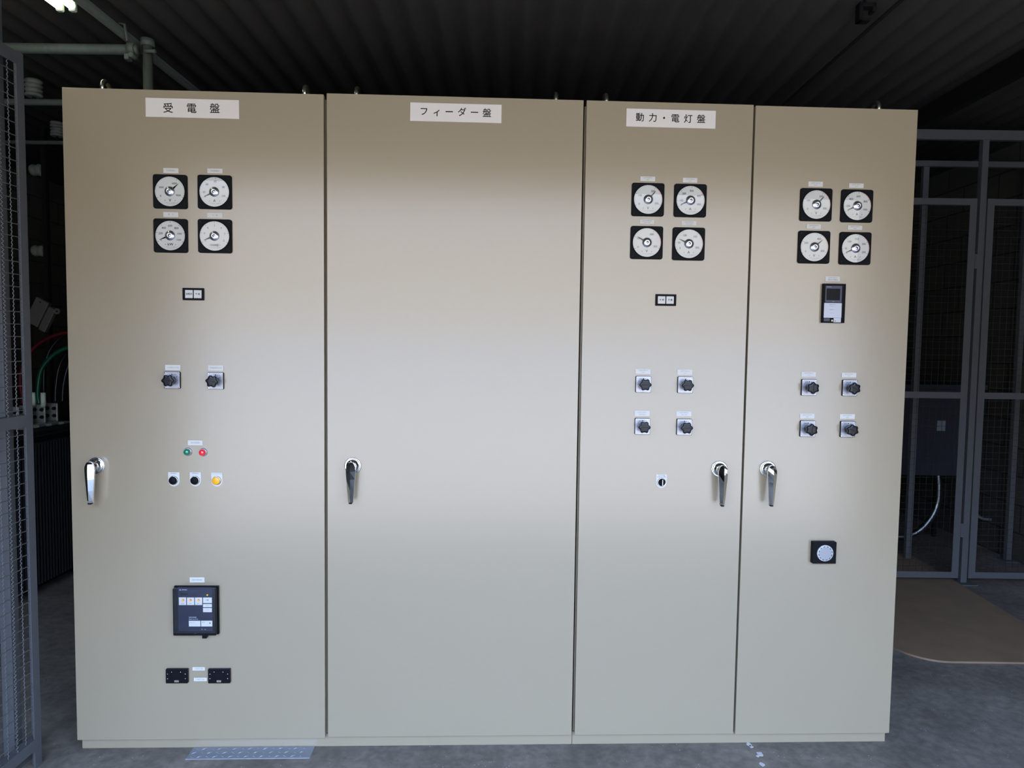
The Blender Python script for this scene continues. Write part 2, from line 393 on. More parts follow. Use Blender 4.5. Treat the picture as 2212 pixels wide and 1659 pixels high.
# ---- nameplates
def nameplate(cb, cs, chars, size, label):
    P4 = [F(*q) for q in cs]; cx = sum(p[0] for p in P4) / 4; cz = sum(p[1] for p in P4) / 4
    wd = (abs(P4[1][0] - P4[0][0]) + abs(P4[2][0] - P4[3][0])) / 2; ht = (abs(P4[0][1] - P4[3][1]) + abs(P4[1][1] - P4[2][1])) / 2
    g = MB(); g.box(-wd / 2, wd / 2, -0.003, 0, -ht / 2, ht / 2, 0, 0.0008)
    for ch, u, v in chars:
        x, z = F(u, v)
        for q, (ox, oz) in enumerate(((0, 0), (-.00035, 0), (.00035, 0), (0, -.00035), (0, .00035))): g.text(ch, size, x - cx + ox, z - cz + oz, -0.0032 - q * .00004, 1)
    o = g.obj('name_plate', [white, ink], cb, (cx - cb['x0'], 0, cz)); o['label'] = label
nameplate(cab1, ((315, 212), (517, 216), (517, 257), (315, 253)), (('受', 364, 235.5), ('電', 414.5, 236), ('盤', 464.7, 236.5)), 0.0355, 'white nameplate lettered 受電盤')
nameplate(cab2, ((886, 221), (1084, 227), (1083, 266), (886, 262)), (('フ', 916, 242.5), ('ィ', 944, 244), ('ー', 970.5, 243.5), ('ダ', 998, 244), ('ー', 1025, 245), ('盤', 1052, 246)), 0.0315, 'white nameplate lettered フィーダー盤')
nameplate(cab3, ((1353, 234), (1546, 240), (1545, 279), (1352, 273)), (('動', 1382, 255), ('力', 1410, 256), ('・', 1434, 257), ('電', 1458, 257.5), ('灯', 1486, 258.5), ('盤', 1514, 259)), 0.0315, 'white nameplate lettered 動力・電灯盤')

# ---- small engraved labels
def small_label(cb, u0, v0, u1, v1, lines, fs=0.0062):
    xa, za = F(u0, v0); xb, zb = F(u1, v1); w_, h_ = xb - xa, za - zb
    g = MB(); g.box(-w_ / 2, w_ / 2, -0.0016, 0, -h_ / 2, h_ / 2, 0, 0.0003)
    n = len(lines)
    for i, l in enumerate(lines):
        g.text(l, fs if n == 1 else 0.0054, 0, ((n - 1) / 2 - i) * h_ * 0.40, -0.0018, 1, 0.0)
    return g.obj('label_plate', [smallwhite, greyink], cb, ((xa + xb) / 2 - cb['x0'], 0, (za + zb) / 2))
for r_ in ((353, 363, 386, 374.5, ['主回路電圧']), (448, 364, 481, 375, ['主回路電流']), (353, 458, 386, 469.5, ['電　力']), (448, 459.5, 481, 471, ['力　率']),
           (357, 788, 390, 800, ['主回路電圧計切替']), (450, 789, 483, 801, ['主回路電流計切替']), (406, 951, 438, 962, ['真空遮断器']), (410, 1247, 442, 1258, ['過電流継電器']),
           (416, 1441, 443, 1448, ['計器変圧器']), (419, 1464, 447, 1471, ['計器変流器'])):
    small_label(cab1, *r_[:4], r_[4], 0.0062 if len(r_[4][0]) < 7 else 0.0052)
T3, T4 = '1φ3W100KVA', '3φ3W150KVA'
for u0, v0, u1, v1, ls in ((1383, 381, 1415, 392, [T3, '210V']), (1475, 384, 1506, 395, [T3, '210V']), (1382, 474, 1413, 484.5, [T3, '210V-105V']), (1472, 477, 1504, 487.5, [T3, '210V-105V']),
           (1373, 797, 1405, 808, [T3, '210V']), (1463, 798, 1495, 810, [T3, '210V']), (1371, 887, 1403, 899, [T3, '210V-105V']), (1461, 888, 1493, 899.5, [T3, '210V-105V']),
           (1746, 392, 1777, 404, [T4, '210V']), (1834, 396, 1865, 406.5, [T4, '210V']), (1742, 484, 1773, 495, [T4, '420V']), (1831, 487, 1862, 497, [T4, '420V']), (1783, 597, 1814, 608, [T4, '温度指示調節計']),
           (1731, 803, 1762, 814, [T4, '210V']), (1818, 805, 1849, 815.5, [T4, '210V']), (1728, 893, 1759, 904, [T4, '420V']), (1814, 894.5, 1846, 905, [T4, '420V'])):
    small_label(cab3, u0, v0, u1, v1, ls)

# ---- round panel meters
BZ, DR = 0.058, 0.0505                     # half the bezel side, dial radius
def bezel_mesh():
    g = MB(); g.rbox(-BZ, BZ, -BZ, BZ, -0.0065, 0, 0.008, 0, 5, 0.0012)
    g.lathe([(DR + 0.0028, 0.0060), (DR + 0.0028, 0.0085), (DR + 0.0012, 0.0095), (DR + 0.0002, 0.0092), (DR, 0.0062)], seg=64, mi=0, cap=False)
    for sx in (-1, 1):
        for sz in (-1, 1): g.lathe([(0.0034, 0.0064), (0.0034, 0.0072), (0.0022, 0.0076)], (sx * .049, 0, sz * .049), seg=14, mi=1)
    return g.mesh('meter_bezel', [black, blackgloss])
def boss_mesh():
    g = MB(); g.lathe([(0.0168, 0.0092), (0.0168, 0.0102), (0.0158, 0.0112), (0.0110, 0.0150), (0.0075, 0.0168), (0.0060, 0.0162), (0.0040, 0.0158), (0.0038, 0.0172), (0.0, 0.0174)], seg=40)
    return g.mesh('meter_boss', alu)
def glass_mesh():
    g = MB(); g.disc(DR, 0, 0, -0.0094, 0, 48); return g.mesh('cover_glass', glass)
bez, bos, gls = bezel_mesh(), boss_mesh(), glass_mesh()
def make_meter(cb, u0, v0, u1, v1, marks, unit, needle, redfrom, minor, label, usize=0.013):
    xa, za = F(u0, v0); xb, zb = F(u1, v1); cx, cz = (xa + xb) / 2, (za + zb) / 2
    m = put('panel_meter', bez, cb, (cx - cb['x0'], 0, cz)); m['label'] = label
    g = MB(); g.disc(DR, 0, 0, -0.0070, 0, 64)
    y = -0.0072
    def tick(an, r0, r1, wd, mi):
        t = math.radians(an); dx, dz = math.sin(t), math.cos(t); px, pz = dz * wd / 2, -dx * wd / 2
        g.quad([(dx * r0 - px, y, dz * r0 - pz), (dx * r0 + px, y, dz * r0 + pz), (dx * r1 + px, y, dz * r1 + pz), (dx * r1 - px, y, dz * r1 - pz)], mi)
    for k, (an, tx) in enumerate(marks):
        tick(an, DR * 0.87, DR * 0.985, 0.0011, 1)
        if tx is not None:
            t = math.radians(an); rr = DR * (0.70 if len(tx) < 3 else 0.66 if len(tx) < 4 else 0.63)
            g.text(tx, 0.0098 if len(tx) < 4 else 0.0085, math.sin(t) * rr, math.cos(t) * rr, y, 1, 0.0001)
        if k + 1 < len(marks):
            a2 = marks[k + 1][0]
            for j in range(1, minor):
                an2 = an + (a2 - an) * j / minor; tick(an2, DR * 0.91, DR * 0.975, 0.0005, 2 if an2 > redfrom else 1)
    if redfrom < 200: g.disc(DR * 0.985, 0, 0, y - .0001, 2, 16, DR * 0.968, redfrom, marks[-1][0])
    g.text(unit, usize, 0, -DR * 0.60, y, 1, 0.0002)
    for s_ in (-1, 1): g.disc(0.0022, s_ * DR * 0.34, -DR * 0.60, y, 1, 6, 0.0012, 0, 250)
    g.disc(DR * 0.80, 0, 0, y, 3, 12, DR * 0.785, 158, 202)
    g.disc(DR * 0.87, 0, 0, y, 3, 24, DR * 0.863, 125, 235)
    g.text('CLASS 1.5', 0.0040, DR * 0.33, -DR * 0.78, y, 3)
    g.obj('dial', [dialw, ink, redink, greyink], m)
    n = MB(); t = math.radians(needle); dx, dz = math.sin(t), math.cos(t); r0, r1, wd = 0.012, DR * 0.80, 0.0026
    n._start(); rings = []
    for r_, w2, h in ((r0, wd, .0012), (DR * .35, wd, .0012), (r1, 0.0003, .0006)):
        px, pz = dz * w2, -dx * w2
        rings.append([(dx * r_ - px, -0.0076, dz * r_ - pz), (dx * r_ + px, -0.0076, dz * r_ + pz), (dx * r_ + px, -0.0076 - h, dz * r_ + pz), (dx * r_ - px, -0.0076 - h, dz * r_ - pz)])
    n._loft(rings); n._done(0, 0)
    n.obj('pointer', black, m); put('meter_boss', bos, m); put('cover_glass', gls, m)
    return m
def V3(l): return list(zip((-117, -65, 30, 114), l))
def A5(l): return list(zip((-117, -92, -45, 5, 62, 114), l))
L6 = lambda l: list(zip((-117, -78, -40, 0, 40, 78, 117), l))
make_meter(cab1, 333, 379, 404.5, 450, V3(['0', '3000', '6000', '9000']), 'V', 48, 200, 10, 'voltmeter with its needle just past 6000')
make_meter(cab1, 429, 380, 500.5, 451, A5(['0', '20', '40', '60', '80', '100']), 'A', -116, 200, 4, 'ammeter scaled to 100 with its needle at zero')
make_meter(cab1, 334, 474, 405.5, 545, L6(['0', '200', '400', '600', '800', '1000', '1200']), 'kW', -112, 200, 5, 'wattmeter marked kW with its needle at zero')
make_meter(cab1, 430, 475, 500.5, 546, L6(['5', '7', '9', '1', '9', '7', '5']), 'cosφ', -112, 200, 4, 'power factor meter marked cos')
make_meter(cab3, 1365, 397, 1433, 466.5, V3(['0', '100', '200', '300']), 'V', 42, 36, 10, 'voltmeter on the left narrow door, upper row')
make_meter(cab3, 1456, 399, 1524.5, 468.5, A5(['0', '100', '200', '300', '400', '500']), 'A', -114, 50, 5, 'ammeter scaled to 500')
make_meter(cab3, 1362, 490, 1430.5, 559, V3(['0', '100', '200', '300']), 'V', -59, 36, 10, 'voltmeter with its needle at 100')
make_meter(cab3, 1452, 492.5, 1521.5, 562, list(zip((-117, -85, -28, 40, 114), ['0', '50', '100', '150', '200'])), 'A', -65, 44, 5, 'ammeter scaled to 200')
make_meter(cab3, 1728, 408, 1795, 477.5, V3(['0', '100', '200', '300']), 'V', 43, 36, 10, 'voltmeter on the right narrow door scaled to 300')
make_meter(cab3, 1815.5, 411, 1883.5, 480, A5(['0', '200', '400', '600', '800', '1000']), 'A', -114, 12, 5, 'ammeter scaled to 1000')
make_meter(cab3, 1723, 500, 1791, 568.5, V3(['0', '200', '400', '600']), 'V', 48, 36, 10, 'voltmeter scaled to 600')
make_meter(cab3, 1811.5, 502.5, 1880, 571.5, A5(['0', '50', '100', '150', '200', '250']), 'A', -114, 40, 5, 'ammeter scaled to 250')

# ---- rotary change-over switches
def plate_mesh():
    g = MB(); k = 0.0275
    g.rbox(-k, k, -k - .002, k + .002, -0.0065, 0, 0.003, 2, 3); g.rbox(-k + .001, k - .001, -k - .001, k + .001, -0.0075, -0.006, 0.0025, 0, 3)
    for sx in (-1, 1):
        for sz in (-1, 1): g.lathe([(0.0026, 0.0074), (0.0026, 0.0084), (0.0012, 0.0088)], (sx * .0235, 0, sz * .0255), seg=12, mi=3)
    g.disc(0.0022, 0, 0.0205, -0.0078, 1, 8)
    for i in (-2, -1, 1, 2): g.disc(0.0014, i * .0065, 0.0205, -0.0078, 1, 4)
    for i in (-1, 1): g.disc(0.0011, i * .0165, 0.012, -0.0078, 1, 6); g.disc(0.0013, i * .019, 0.0, -0.0078, 1, 6)
    return g.mesh('switch_plate', [escut, ink, black, chrome])
def knob_mesh():
    g = MB(); g.lathe([(0.0150, 0.0075), (0.0150, 0.016), (0.0125, 0.022), (0.0125, 0.028)], seg=28)
    def ring(sc_, y):
        out = []
        for k in range(72):
            t = 2 * PI * k / 72; r = (0.0195 + 0.0022 * math.cos(6 * t + PI / 2 * 0)) * sc_; out.append((r * math.cos(t), y, r * math.sin(t)))
        return out
    g._start(); g._loft([ring(0.82, -0.026), ring(1.0, -0.029), ring(1.02, -0.039), ring(0.97, -0.0425), ring(0.86, -0.044), ring(0.5, -0.0435)]); fs = g._done(0, 0, True)
    for f in fs:
        if len(f.verts) > 4: f.smooth = False
    g.box(-0.017, 0.017, -0.0452, -0.0430, -0.0011, 0.0011, 0, 0.0004)
    return g.mesh('switch_knob', knob)
pm, km = plate_mesh(), knob_mesh()
for cb, u0, v0, u1, v1, an in ((cab1, 357, 803, 390, 839, 0), (cab1, 450, 804, 484, 841, 0.15), (cab3, 1373, 812, 1405, 848, 0), (cab3, 1463, 813.5, 1495.5, 849, 0.02), (cab3, 1371, 903, 1403, 938, 0), (cab3, 1461, 904.5, 1493.5, 939.5, -0.03),
                             (cab3, 1730, 819.5, 1762, 854, 1.57), (cab3, 1818, 820.5, 1850, 855, 0.5), (cab3, 1727, 908.5, 1759, 943, 1.6), (cab3, 1814, 909.5, 1845.5, 944, 0.4)):
    xa, za = F(u0, v0); xb, zb = F(u1, v1)
    p_ = put('rotary_switch', pm, cb, ((xa + xb) / 2 - cb['x0'], 0, (za + zb) / 2)); put('switch_knob', km, p_, (0, 0, 0), (0, an, 0))

# ---- annunciator windows
def annunciator(cb, u0, v0, u1, v1, texts):
    xa, za = F(u0, v0); xb, zb = F(u1, v1); cx, cz = (xa + xb) / 2, (za + zb) / 2; hw, hh = (xb - xa) / 2, (za - zb) / 2
    g = MB(); bt = 0.0065
    g.box(-hw, hw, -0.006, 0, hh - bt, hh, 0, .0006); g.box(-hw, hw, -0.006, 0, -hh, -hh + bt, 0, .0006)
    g.box(-hw, -hw + bt, -0.006, 0, -hh + bt, hh - bt, 0); g.box(hw - bt, hw, -0.006, 0, -hh + bt, hh - bt, 0); g.box(-.0012, .0012, -0.005, 0, -hh + bt, hh - bt, 0)
    g.box(-hw + bt, hw - bt, -0.001, 0, -hh + bt, hh - bt, 0)
    o = g.obj('annunciator', [black], cb, (cx - cb['x0'], 0, cz))
    for s_, t in zip((-1, 1), texts):
        g = MB(); x_ = s_ * (hw - bt) / 2; ww = (hw - bt) / 2 - 0.0016
        g.box(-ww, ww, -0.0042, -0.001, -hh + bt + .0006, hh - bt - .0006, 0, .0004); g.text(t, 0.0072, 0, 0, -0.0044, 1, 0.0001)
        g.obj('annunciator_window', [smallwhite, ink], o, (x_, 0, 0))
annunciator(cab1, 395.5, 622, 441.5, 649, ('過電流', '予 備'))
annunciator(cab3, 1416, 635.5, 1459.5, 661, ('故 障', '予 備'))

# ---- lamps, buttons, selector
def lamp(u, v, lens, label):
    x, z = F(u, v); g = MB(); g.lathe([(0.0145, 0), (0.0145, 0.003), (0.0125, 0.007), (0.0112, 0.007), (0.0108, 0.003)], seg=36, cap=False); g.disc(0.0125, 0, 0, -0.003, 0, 24)
    o = g.obj('indicator_lamp', alu, cab1, (x - cab1['x0'], 0, z)); o['label'] = label
    g = MB(); g.lathe([(0.0108, 0.003), (0.0108, 0.013), (0.0095, 0.017), (0.0065, 0.0195), (0.0, 0.0205)], seg=32); g.obj('lens', lens, o)
lamp(406.5, 975.5, green_l, 'green indicator lamp'); lamp(439.5, 976.5, red_l, 'lit red indicator lamp')
def dplate():
    g = MB(); hw = 0.0195; pts = [(hw, 0.028), (-hw, 0.028)] + [(hw * math.cos(math.radians(t)), hw * 1.02 * math.sin(math.radians(t)) - 0.002) for t in range(180, 361, 12)]
    return g, pts
def button(cb, u, v, kind, txt, label):
    x, z = F(u, v); g, pts = dplate(); g.prism(pts, -0.0016, 0, 0)
    for i, t in enumerate(txt): g.text(t, 0.0060, 0, 0.0235 - i * 0.0055, -0.0018, 1)
    g.lathe([(0.0165, 0.0015), (0.0165, 0.004), (0.0150, 0.0085), (0.0135, 0.0085), (0.0132, 0.004)], seg=40, mi=2, cap=False)
    o = g.obj('selector_switch' if kind == 'sel' else 'push_button', [smallwhite, greyink, chrome], cb, (x - cb['x0'], 0, z)); o['label'] = label
    g = MB()
    if kind == 'sel':
        g.lathe([(0.0132, 0.002), (0.0132, 0.009), (0.012, 0.010)], seg=32, mi=0); g.box(-0.0030, 0.0030, -0.019, -0.009, -0.0122, 0.0122, 0, .0012)
        g.box(-0.0016, 0.0016, -0.0194, -0.0188, -0.0112, 0.0112, 1)
        g.obj('selector_lever', [black, white], o)
    else:
        h = 0.013 if kind == 'orange' else 0.014
        g.lathe([(0.0132, 0.002), (0.0132, h - .001), (0.0122, h), (0.0, h + (0 if kind != 'orange' else .0006))], seg=36)
        g.obj('button_cap', orange if kind == 'orange' else black, o)
button(cab1, 376, 1037, 'black', ['遮断器入'], 'black push button, leftmost of the three'); button(cab1, 422.5, 1037, 'black', ['遮断器切'], 'black push button between the two others')
button(cab1, 469, 1037.5, 'orange', ['ランプテスト'], 'orange push button'); button(cab3, 1428.5, 1041, 'sel', ['外灯点滅', '自動 切 手動'], 'small selector switch with white pointer')

# ---- overcurrent relay
xa, za = F(378, 1264); xb, zb = F(475, 1368); cx, cz = (xa + xb) / 2 , (za + zb) / 2; hw, hh = (xb - xa) / 2 , (za - zb) / 2
g = MB(); g.box(-hw, hw, -0.010, 0, -hh, hh, 0, .001); g.box(-hw + .003, hw - .003, -0.028, -0.009, -hh + .003, hh - .003, 0, .002)
g.box(hw * .30, hw * .30 + .016, -0.022, -0.004, -hh - .010, -hh + .002, 0, .001)
rel = g.obj('protection_relay', [blackgloss], cab1, (cx - cab1['x0'], 0, cz)); rel['label'] = 'black protection relay with three orange dials'
def RX(u, v):  # crop pixels -> relay front plane
    x, z = F(340 + u / 6.145, 1220 + v / 6.145, -0.028); return x - cx, z - cz
g = MB()
def rq(u0, v0, u1, v1, mi, y=-0.0285):
    (x0, z0), (x1, z1) = RX(u0, v0), RX(u1, v1); g.quad([(x0, y, z1), (x1, y, z1), (x1, y, z0), (x0, y, z0)], mi)
(x0, z0), (x1, z1) = RX(272, 298), RX(732, 880); g.box(x0, x1, -0.0283, -0.0270, z1, z0, 0)
for q in ((285, 432, 383, 534), (392, 434, 490, 534), (498, 434, 596, 534), (606, 434, 724, 508), (606, 520, 724, 562), (606, 573, 724, 628), (418, 742, 572, 818), (580, 742, 730, 818)): rq(*q, 1)
for u in (338, 437, 545): x, z = RX(u, 470); g.disc(.0042, x + .0008, z + .0004, -0.0287, 6, 20); g.lathe([(.0036, .0286), (.0036, .0305), (.0030, .0310)], (x, 0, z), seg=20, mi=2)
x, z = RX(666, 398); g.lathe([(.0046, .0284), (.0046, .0295)], (x, 0, z), seg=22, mi=4); g.lathe([(.0030, .0290), (.0030, .0310), (.0024, .0315)], (x, 0, z), seg=20, mi=2)
rq(308, 378, 405, 402, 5)
x, z = RX(660, 468); g.text('1 8', .0070, x, z, -0.0288, 4, .0002)
for u in (336, 437, 540): x, z = RX(u, 514); g.text('感度整定', .0026, x, z, -0.0288, 4)
for v in (540, 600): x, z = RX(665, v); g.text('0.5 1 2 4 8', .0026, x, z, -0.0288, 4)
x, z = RX(418, 698); g.text('過電流継電器', .0045, x, z, -0.0288, 3, 0, 'LEFT'); x, z = RX(418, 724); g.text('MOC-A1V-R', .0060, x, z, -0.0288, 3, 0, 'LEFT')
x, z = RX(430, 765); g.text('定格 5A 50Hz', .0028, x, z, -0.0288, 4, 0, 'LEFT'); x, z = RX(590, 765); g.text('製造番号', .0028, x, z, -0.0288, 4, 0, 'LEFT'); rq(692, 766, 706, 780, 4, -0.0288)
x, z = RX(593, 856); g.text('1', .0065, x, z, -0.0288, 3, .0002); x, z = RX(635, 858); g.text('TEST', .003, x, z, -0.0288, 3)
x, z = RX(303, 330)                                                     # three small diamonds and the maker's lettering
for dx, dz, an in ((0, .0012, 0), (-.0017, -.0016, 2 * PI / 3), (.0017, -.0016, -2 * PI / 3)):
    s_ = .0019; pts = [(0, s_), (s_ * .58, 0), (0, -s_), (-s_ * .58, 0)]; ca, sa = math.cos(an), math.sin(an)
    g.quad([(x + dx + p * ca - q * sa, -0.0288, z + dz + p * sa + q * ca) for p, q in pts], 3)
x, z = RX(325, 332); g.text('MITSUBISHI', .0036, x, z, -0.0288, 3, .0001, 'LEFT')
g.obj('relay_face', [navy, smallwhite, orange, mat('pale_print', (0.45, 0.48, 0.55), .5), ink, screen, redink], rel)
g = MB(); (x0, z0), (x1, z1) = RX(222, 296), RX(783, 900)
g.box(x0, x1, -0.0345, -0.0340, z1, z0, 0); g.obj('clear_cover', glass, rel)
# ---- test terminals
for (u0, v0, u1, v1), t in (((360, 1442, 409, 1473.5), 'CHTT'), ((451, 1442, 500, 1473.5), 'VOLT')):
    xa, za = F(u0, v0); xb, zb = F(u1, v1); hw, hh = (xb - xa) / 2 - .001, (za - zb) / 2 - .001
    g = MB(); g.box(-hw, hw, -0.012, 0, -hh, hh, 0, .0015)
    g.box(-hw * .5, hw * .5, -0.0135, -0.011, -hh * .2, hh * .78, 0, .001)
    for x, z in ((-.8, .35), (.8, .35), (-.8, -.3), (.8, -.3), (-.42, .62), (.38, .62)): g.lathe([(.0017, .0115), (.0017, .0140), (.0008, .0144)], (x * hw, 0, z * hh), seg=12, mi=1)
    g.box(-.0075, .0075, -.0128, -.0115, -hh * .80, -hh * .55, 2); g.text(t, .0050, 0, -hh * .675, -.0130, 3, .0001)
    g.obj('test_terminal', [blackgloss, chrome, brass, ink], cab1, ((xa + xb) / 2 - cab1['x0'], 0, (za + zb) / 2))
# ---- temperature controller
xa, za = F(1775, 613); xb, zb = F(1820.5, 698); cx, cz = (xa + xb) / 2, (za + zb) / 2; hw, hh = (xb - xa) / 2 - .001, (za - zb) / 2
g = MB(); g.box(-hw, hw, -0.012, 0, -hh, hh, 0, .001)
for s_ in (-1, 1): g.box(s_ * (hw - .004) - .004 * (s_ < 0) , s_ * (hw - .004) + .004 * (s_ > 0), -.014, -.011, -hh, hh, 0, .0005)
ctl = g.obj('temperature_controller', [black], cab3, (cx - cab3['x0'], 0, cz)); ctl['label'] = 'tall black controller with dark screen above a grey flap'
def KX(u, v): x, z = F(1760 + u / 13.83, 590 + v / 13.83, -0.012); return x - cx, z - cz
(x0, z0), (x1, z1) = KX(325, 375), KX(800, 880); g = MB(); g.box(x0, x1, -.0128, -.0118, z1, z0, 0, .0003)
x, z = KX(430, 412); g.text('MITSUBISHI', .0034, x, z, -.0131, 1); x, z = KX(550, 850); g.text('MODE', .0026, x, z, -.0131, 1); g.obj('front_panel', [greyplast, mat('pale_print', (0.45, 0.48, 0.55), .5)], ctl)
(x0, z0), (x1, z1) = KX(355, 462), KX(745, 812); g = MB(); g.box(x0, x1, -.0134, -.0127, z1, z0, 0, .0003); g.obj('screen', screen, ctl)
(x0, z0), (x1, z1) = KX(275, 888), KX(785, 1340); g = MB(); g.box(x0, x1, -.0142, -.0118, z1, z0, 0, .0004)
xm = (x0 + x1) / 2
for i, t in enumerate(('温度指示調節計', 'POWER 1 2 3', '', '警報設定 ℃', '', '100  150')):
    g.text(t, .0036, xm - .002, z0 - .006 - i * .0062, -.0144, 1)
g.obj('flap', [film, greyink], ctl)
(x0, z0), (x1, z1) = KX(560, 1340), KX(770, 1475); g = MB(); g.box(x0, x1, -.0142, -.0118, z1, z0, 0, .0004); g.box(x0 + .003, x0 + .008, -.0146, -.0140, z1 + .004, z1 + .0055, 1); g.obj('key_pad', [film, ink], ctl)
(x0, z0), (x1, z1) = KX(270, 1345), KX(440, 1440); g = MB(); g.box(x0, x1, -.0138, -.0118, z1, z0, 0, .0004); g.obj('side_key', [greyplast], ctl)
x, z = KX(505, 1420); g = MB(); g.lathe([(.0038, .012), (.0038, .0155), (.0026, .0165)], (x, 0, z), seg=18); g.obj('flap_screw', [brass], ctl)
# ---- buzzer
xa, za = F(1751.5, 1167.5); xb, zb = F(1799.5, 1214); cx, cz = (xa + xb) / 2, (za + zb) / 2; hw, hh = (xb - xa) / 2, (za - zb) / 2
g = MB(); g.box(-hw, hw, -0.022, 0, -hh, hh, 0, .002, 2); bz = g.obj('buzzer', [black], cab3, (cx - cab3['x0'], 0, cz)); bz['label'] = 'square black buzzer with round pale grille'
g = MB(); g.lathe([(0.0300, .0215), (0.0300, .0250), (0.0290, .0262), (0.0, .0262)], seg=56, mi=0)
for k in range(12): g.disc(.0258, 0, 0, -.0265, 1, 4, .0236, k * 30 + 8, k * 30 + 27)
g.disc(.0228, 0, 0, -.0264, 2, 48)
g.obj('grille', [mat('grille_rim', (0.40, 0.385, 0.37), .5, spec=.3), black, mat('grille_grey', (0.24, 0.235, 0.235), .45)], bz)

# ---- door handles
def rose_mesh():
    g = MB(); g.lathe([(.0300, 0), (.0300, .003), (.0290, .0045), (.0262, .0052), (.0245, .0040), (.0225, .0048), (.0150, .0100), (.0135, .0150), (.0135, .0190), (.0120, .0200), (.0120, .0400)], seg=48)
    return g.mesh('handle_rose', chrome)
def lever_mesh():
    g = MB(); g._start(); rings = []
    for z, hw_, yr, ye in ((.0205, .0030, .050, .047), (.0180, .0080, .052, .046), (.0120, .0125, .0545, .045), (.0020, .0160, .0565, .045), (-.0120, .0165, .0575, .045), (-.0400, .0148, .0570, .045), (-.0800, .0118, .0555, .045), (-.1150, .0092, .0540, .045), (-.1225, .0086, .0525, .044)):
        rings.append([(0, -yr, z), (hw_, -ye, z), (hw_, -.038, z), (hw_ * .7, -.035, z), (-hw_ * .7, -.035, z), (-hw_, -.038, z), (-hw_, -ye, z)])
    g._loft(rings); g._done(0, 0)
    bmesh.ops.bevel(g.bm, geom=[e_ for e_ in g.bm.edges if e_.calc_face_angle(0) > 0.5], offset=.0007, segments=2, affect='EDGES')
    g.box(-.0055, .0055, -.0500, -.036, -.1275, -.1222, 1, .001)
    return g.mesh('door_handle', [chrome, black])
rm, lm_ = rose_mesh(), lever_mesh()
for dr, cb, u, v in ((d1, cab1, 208.4, 1005.7), (d2, cab2, 762.5, 1006), (d3, cab3, 1553.5, 1013), (d4, cab3, 1658, 1013)):
    x, z = F(u, v); lx = x - cb['x0'] - dr.location.x; lz = z - dr.location.z
    h_ = put('door_handle', lm_, dr, (lx, 0, lz)); h_['label'] = 'chrome lever handle'; 
    r_ = put('handle_rose', rm, dr, (lx, 0, lz)); r_['label'] = 'round chrome handle base'

# ------------------------------------------------------------------ chequer plate in the floor
g = MB(); x0, x1, y0, y1 = 0.4035, 0.8420, -0.0495, 0.0225
g.box(x0, x1, y0, y1, -0.004, 0.0030, 0, .0008)
i = 0
for iy in range(3):
    for ix in range(16):
        cx, cy = x0 + .016 + ix * .0275, y0 + .012 + iy * .0240
        if cx > x1 - .01: continue
        a_ = math.radians(35 if (ix + iy) % 2 else -35); L_, W_ = .0105, .0024
        ca, sa = math.cos(a_), math.sin(a_)
        P5 = [g.bm.verts.new((cx + p * ca - q * sa, cy + p * sa + q * ca, h)) for p, q, h in ((-L_, 0, .0030), (0, -W_, .0030), (L_, 0, .0030), (0, W_, .0030), (0, 0, .0056))]
        for k in range(4): g.bm.faces.new((P5[k], P5[(k + 1) % 4], P5[4]))
tag(g.obj('checker_plate', checker_m), 'galvanised chequer plate pit cover in the floor before the left cabinet', 'pit cover')

# white paint spilt on the floor
g = MB()
for u, v, rr in ((1617, 1608, .010), (1622.5, 1613, .007), (1641, 1629, .012), (1646, 1652, .009), (1637, 1634, .005)):
    d_ = ray(u, v); t_ = -CAM.z / d_.z; q = CAM + d_ * t_; n_ = 11
    pts = [(q.x + rr * (1 + .35 * random.uniform(-1, 1)) * math.cos(2 * PI * k / n_), q.y + rr * 1.2 * (1 + .35 * random.uniform(-1, 1)) * math.sin(2 * PI * k / n_)) for k in range(n_)]
    g._start(); g._loft([[(x, y, 0.0) for x, y in pts], [(x, y, 0.0012) for x, y in pts]]); g._done(0, 0)
tag(g.obj('paint_spill', mat('white_spill', (.42, .41, .38), .7)), 'dried white paint spots on the floor before the right cabinet', 'paint spill', None, 'stuff')

# ------------------------------------------------------------------ mesh fences
def wires(g, plane, a0, a1, z0, z1, pitch, r, c0, crimp, seg=4):
    "a = running coordinate; plane 'x' (fence lies in x = c0) or 'y'"
    def P(a_, z, off): return (c0 + off, a_, z) if plane == 'x' else (a_, c0 + off, z)
    n = int((a1 - a0) / pitch); m = int((z1 - z0) / pitch)
    for i in range(n + 1):
        a_ = a1 - i * pitch - 0.012
        if a_ < a0: continue
        if crimp:
            k = m * 12; pts = []
            for j in range(k + 1):
                z = z0 + (z1 - z0) * j / k; s_ = math.sin(j * PI / 2 + (i % 2) * PI) + .5 * math.sin(j * PI / 2 + PI / 4)
                p = Vector(P(a_, z, s_ * crimp * .6)); p += Vector((0, s_ * crimp, 0)) if plane == 'x' else Vector((s_ * crimp, 0, 0)); pts.append(p)
        else: pts = [P(a_, z0, 0), P(a_, z1, 0)]
        g.tube(pts, r, seg)
    for j in range(m + 1):
        z = z0 + j * pitch + 0.006
        if z > z1: continue
        if crimp:
            k = n * 2; pts = [Vector(P(a0 + (a1 - a0) * i / k, z, (1 if i % 2 else -1) * crimp * .5)) for i in range(k + 1)]
        else: pts = [P(a0, z, 2 * r), P(a1, z, 2 * r)]
        g.tube(pts, r, seg)
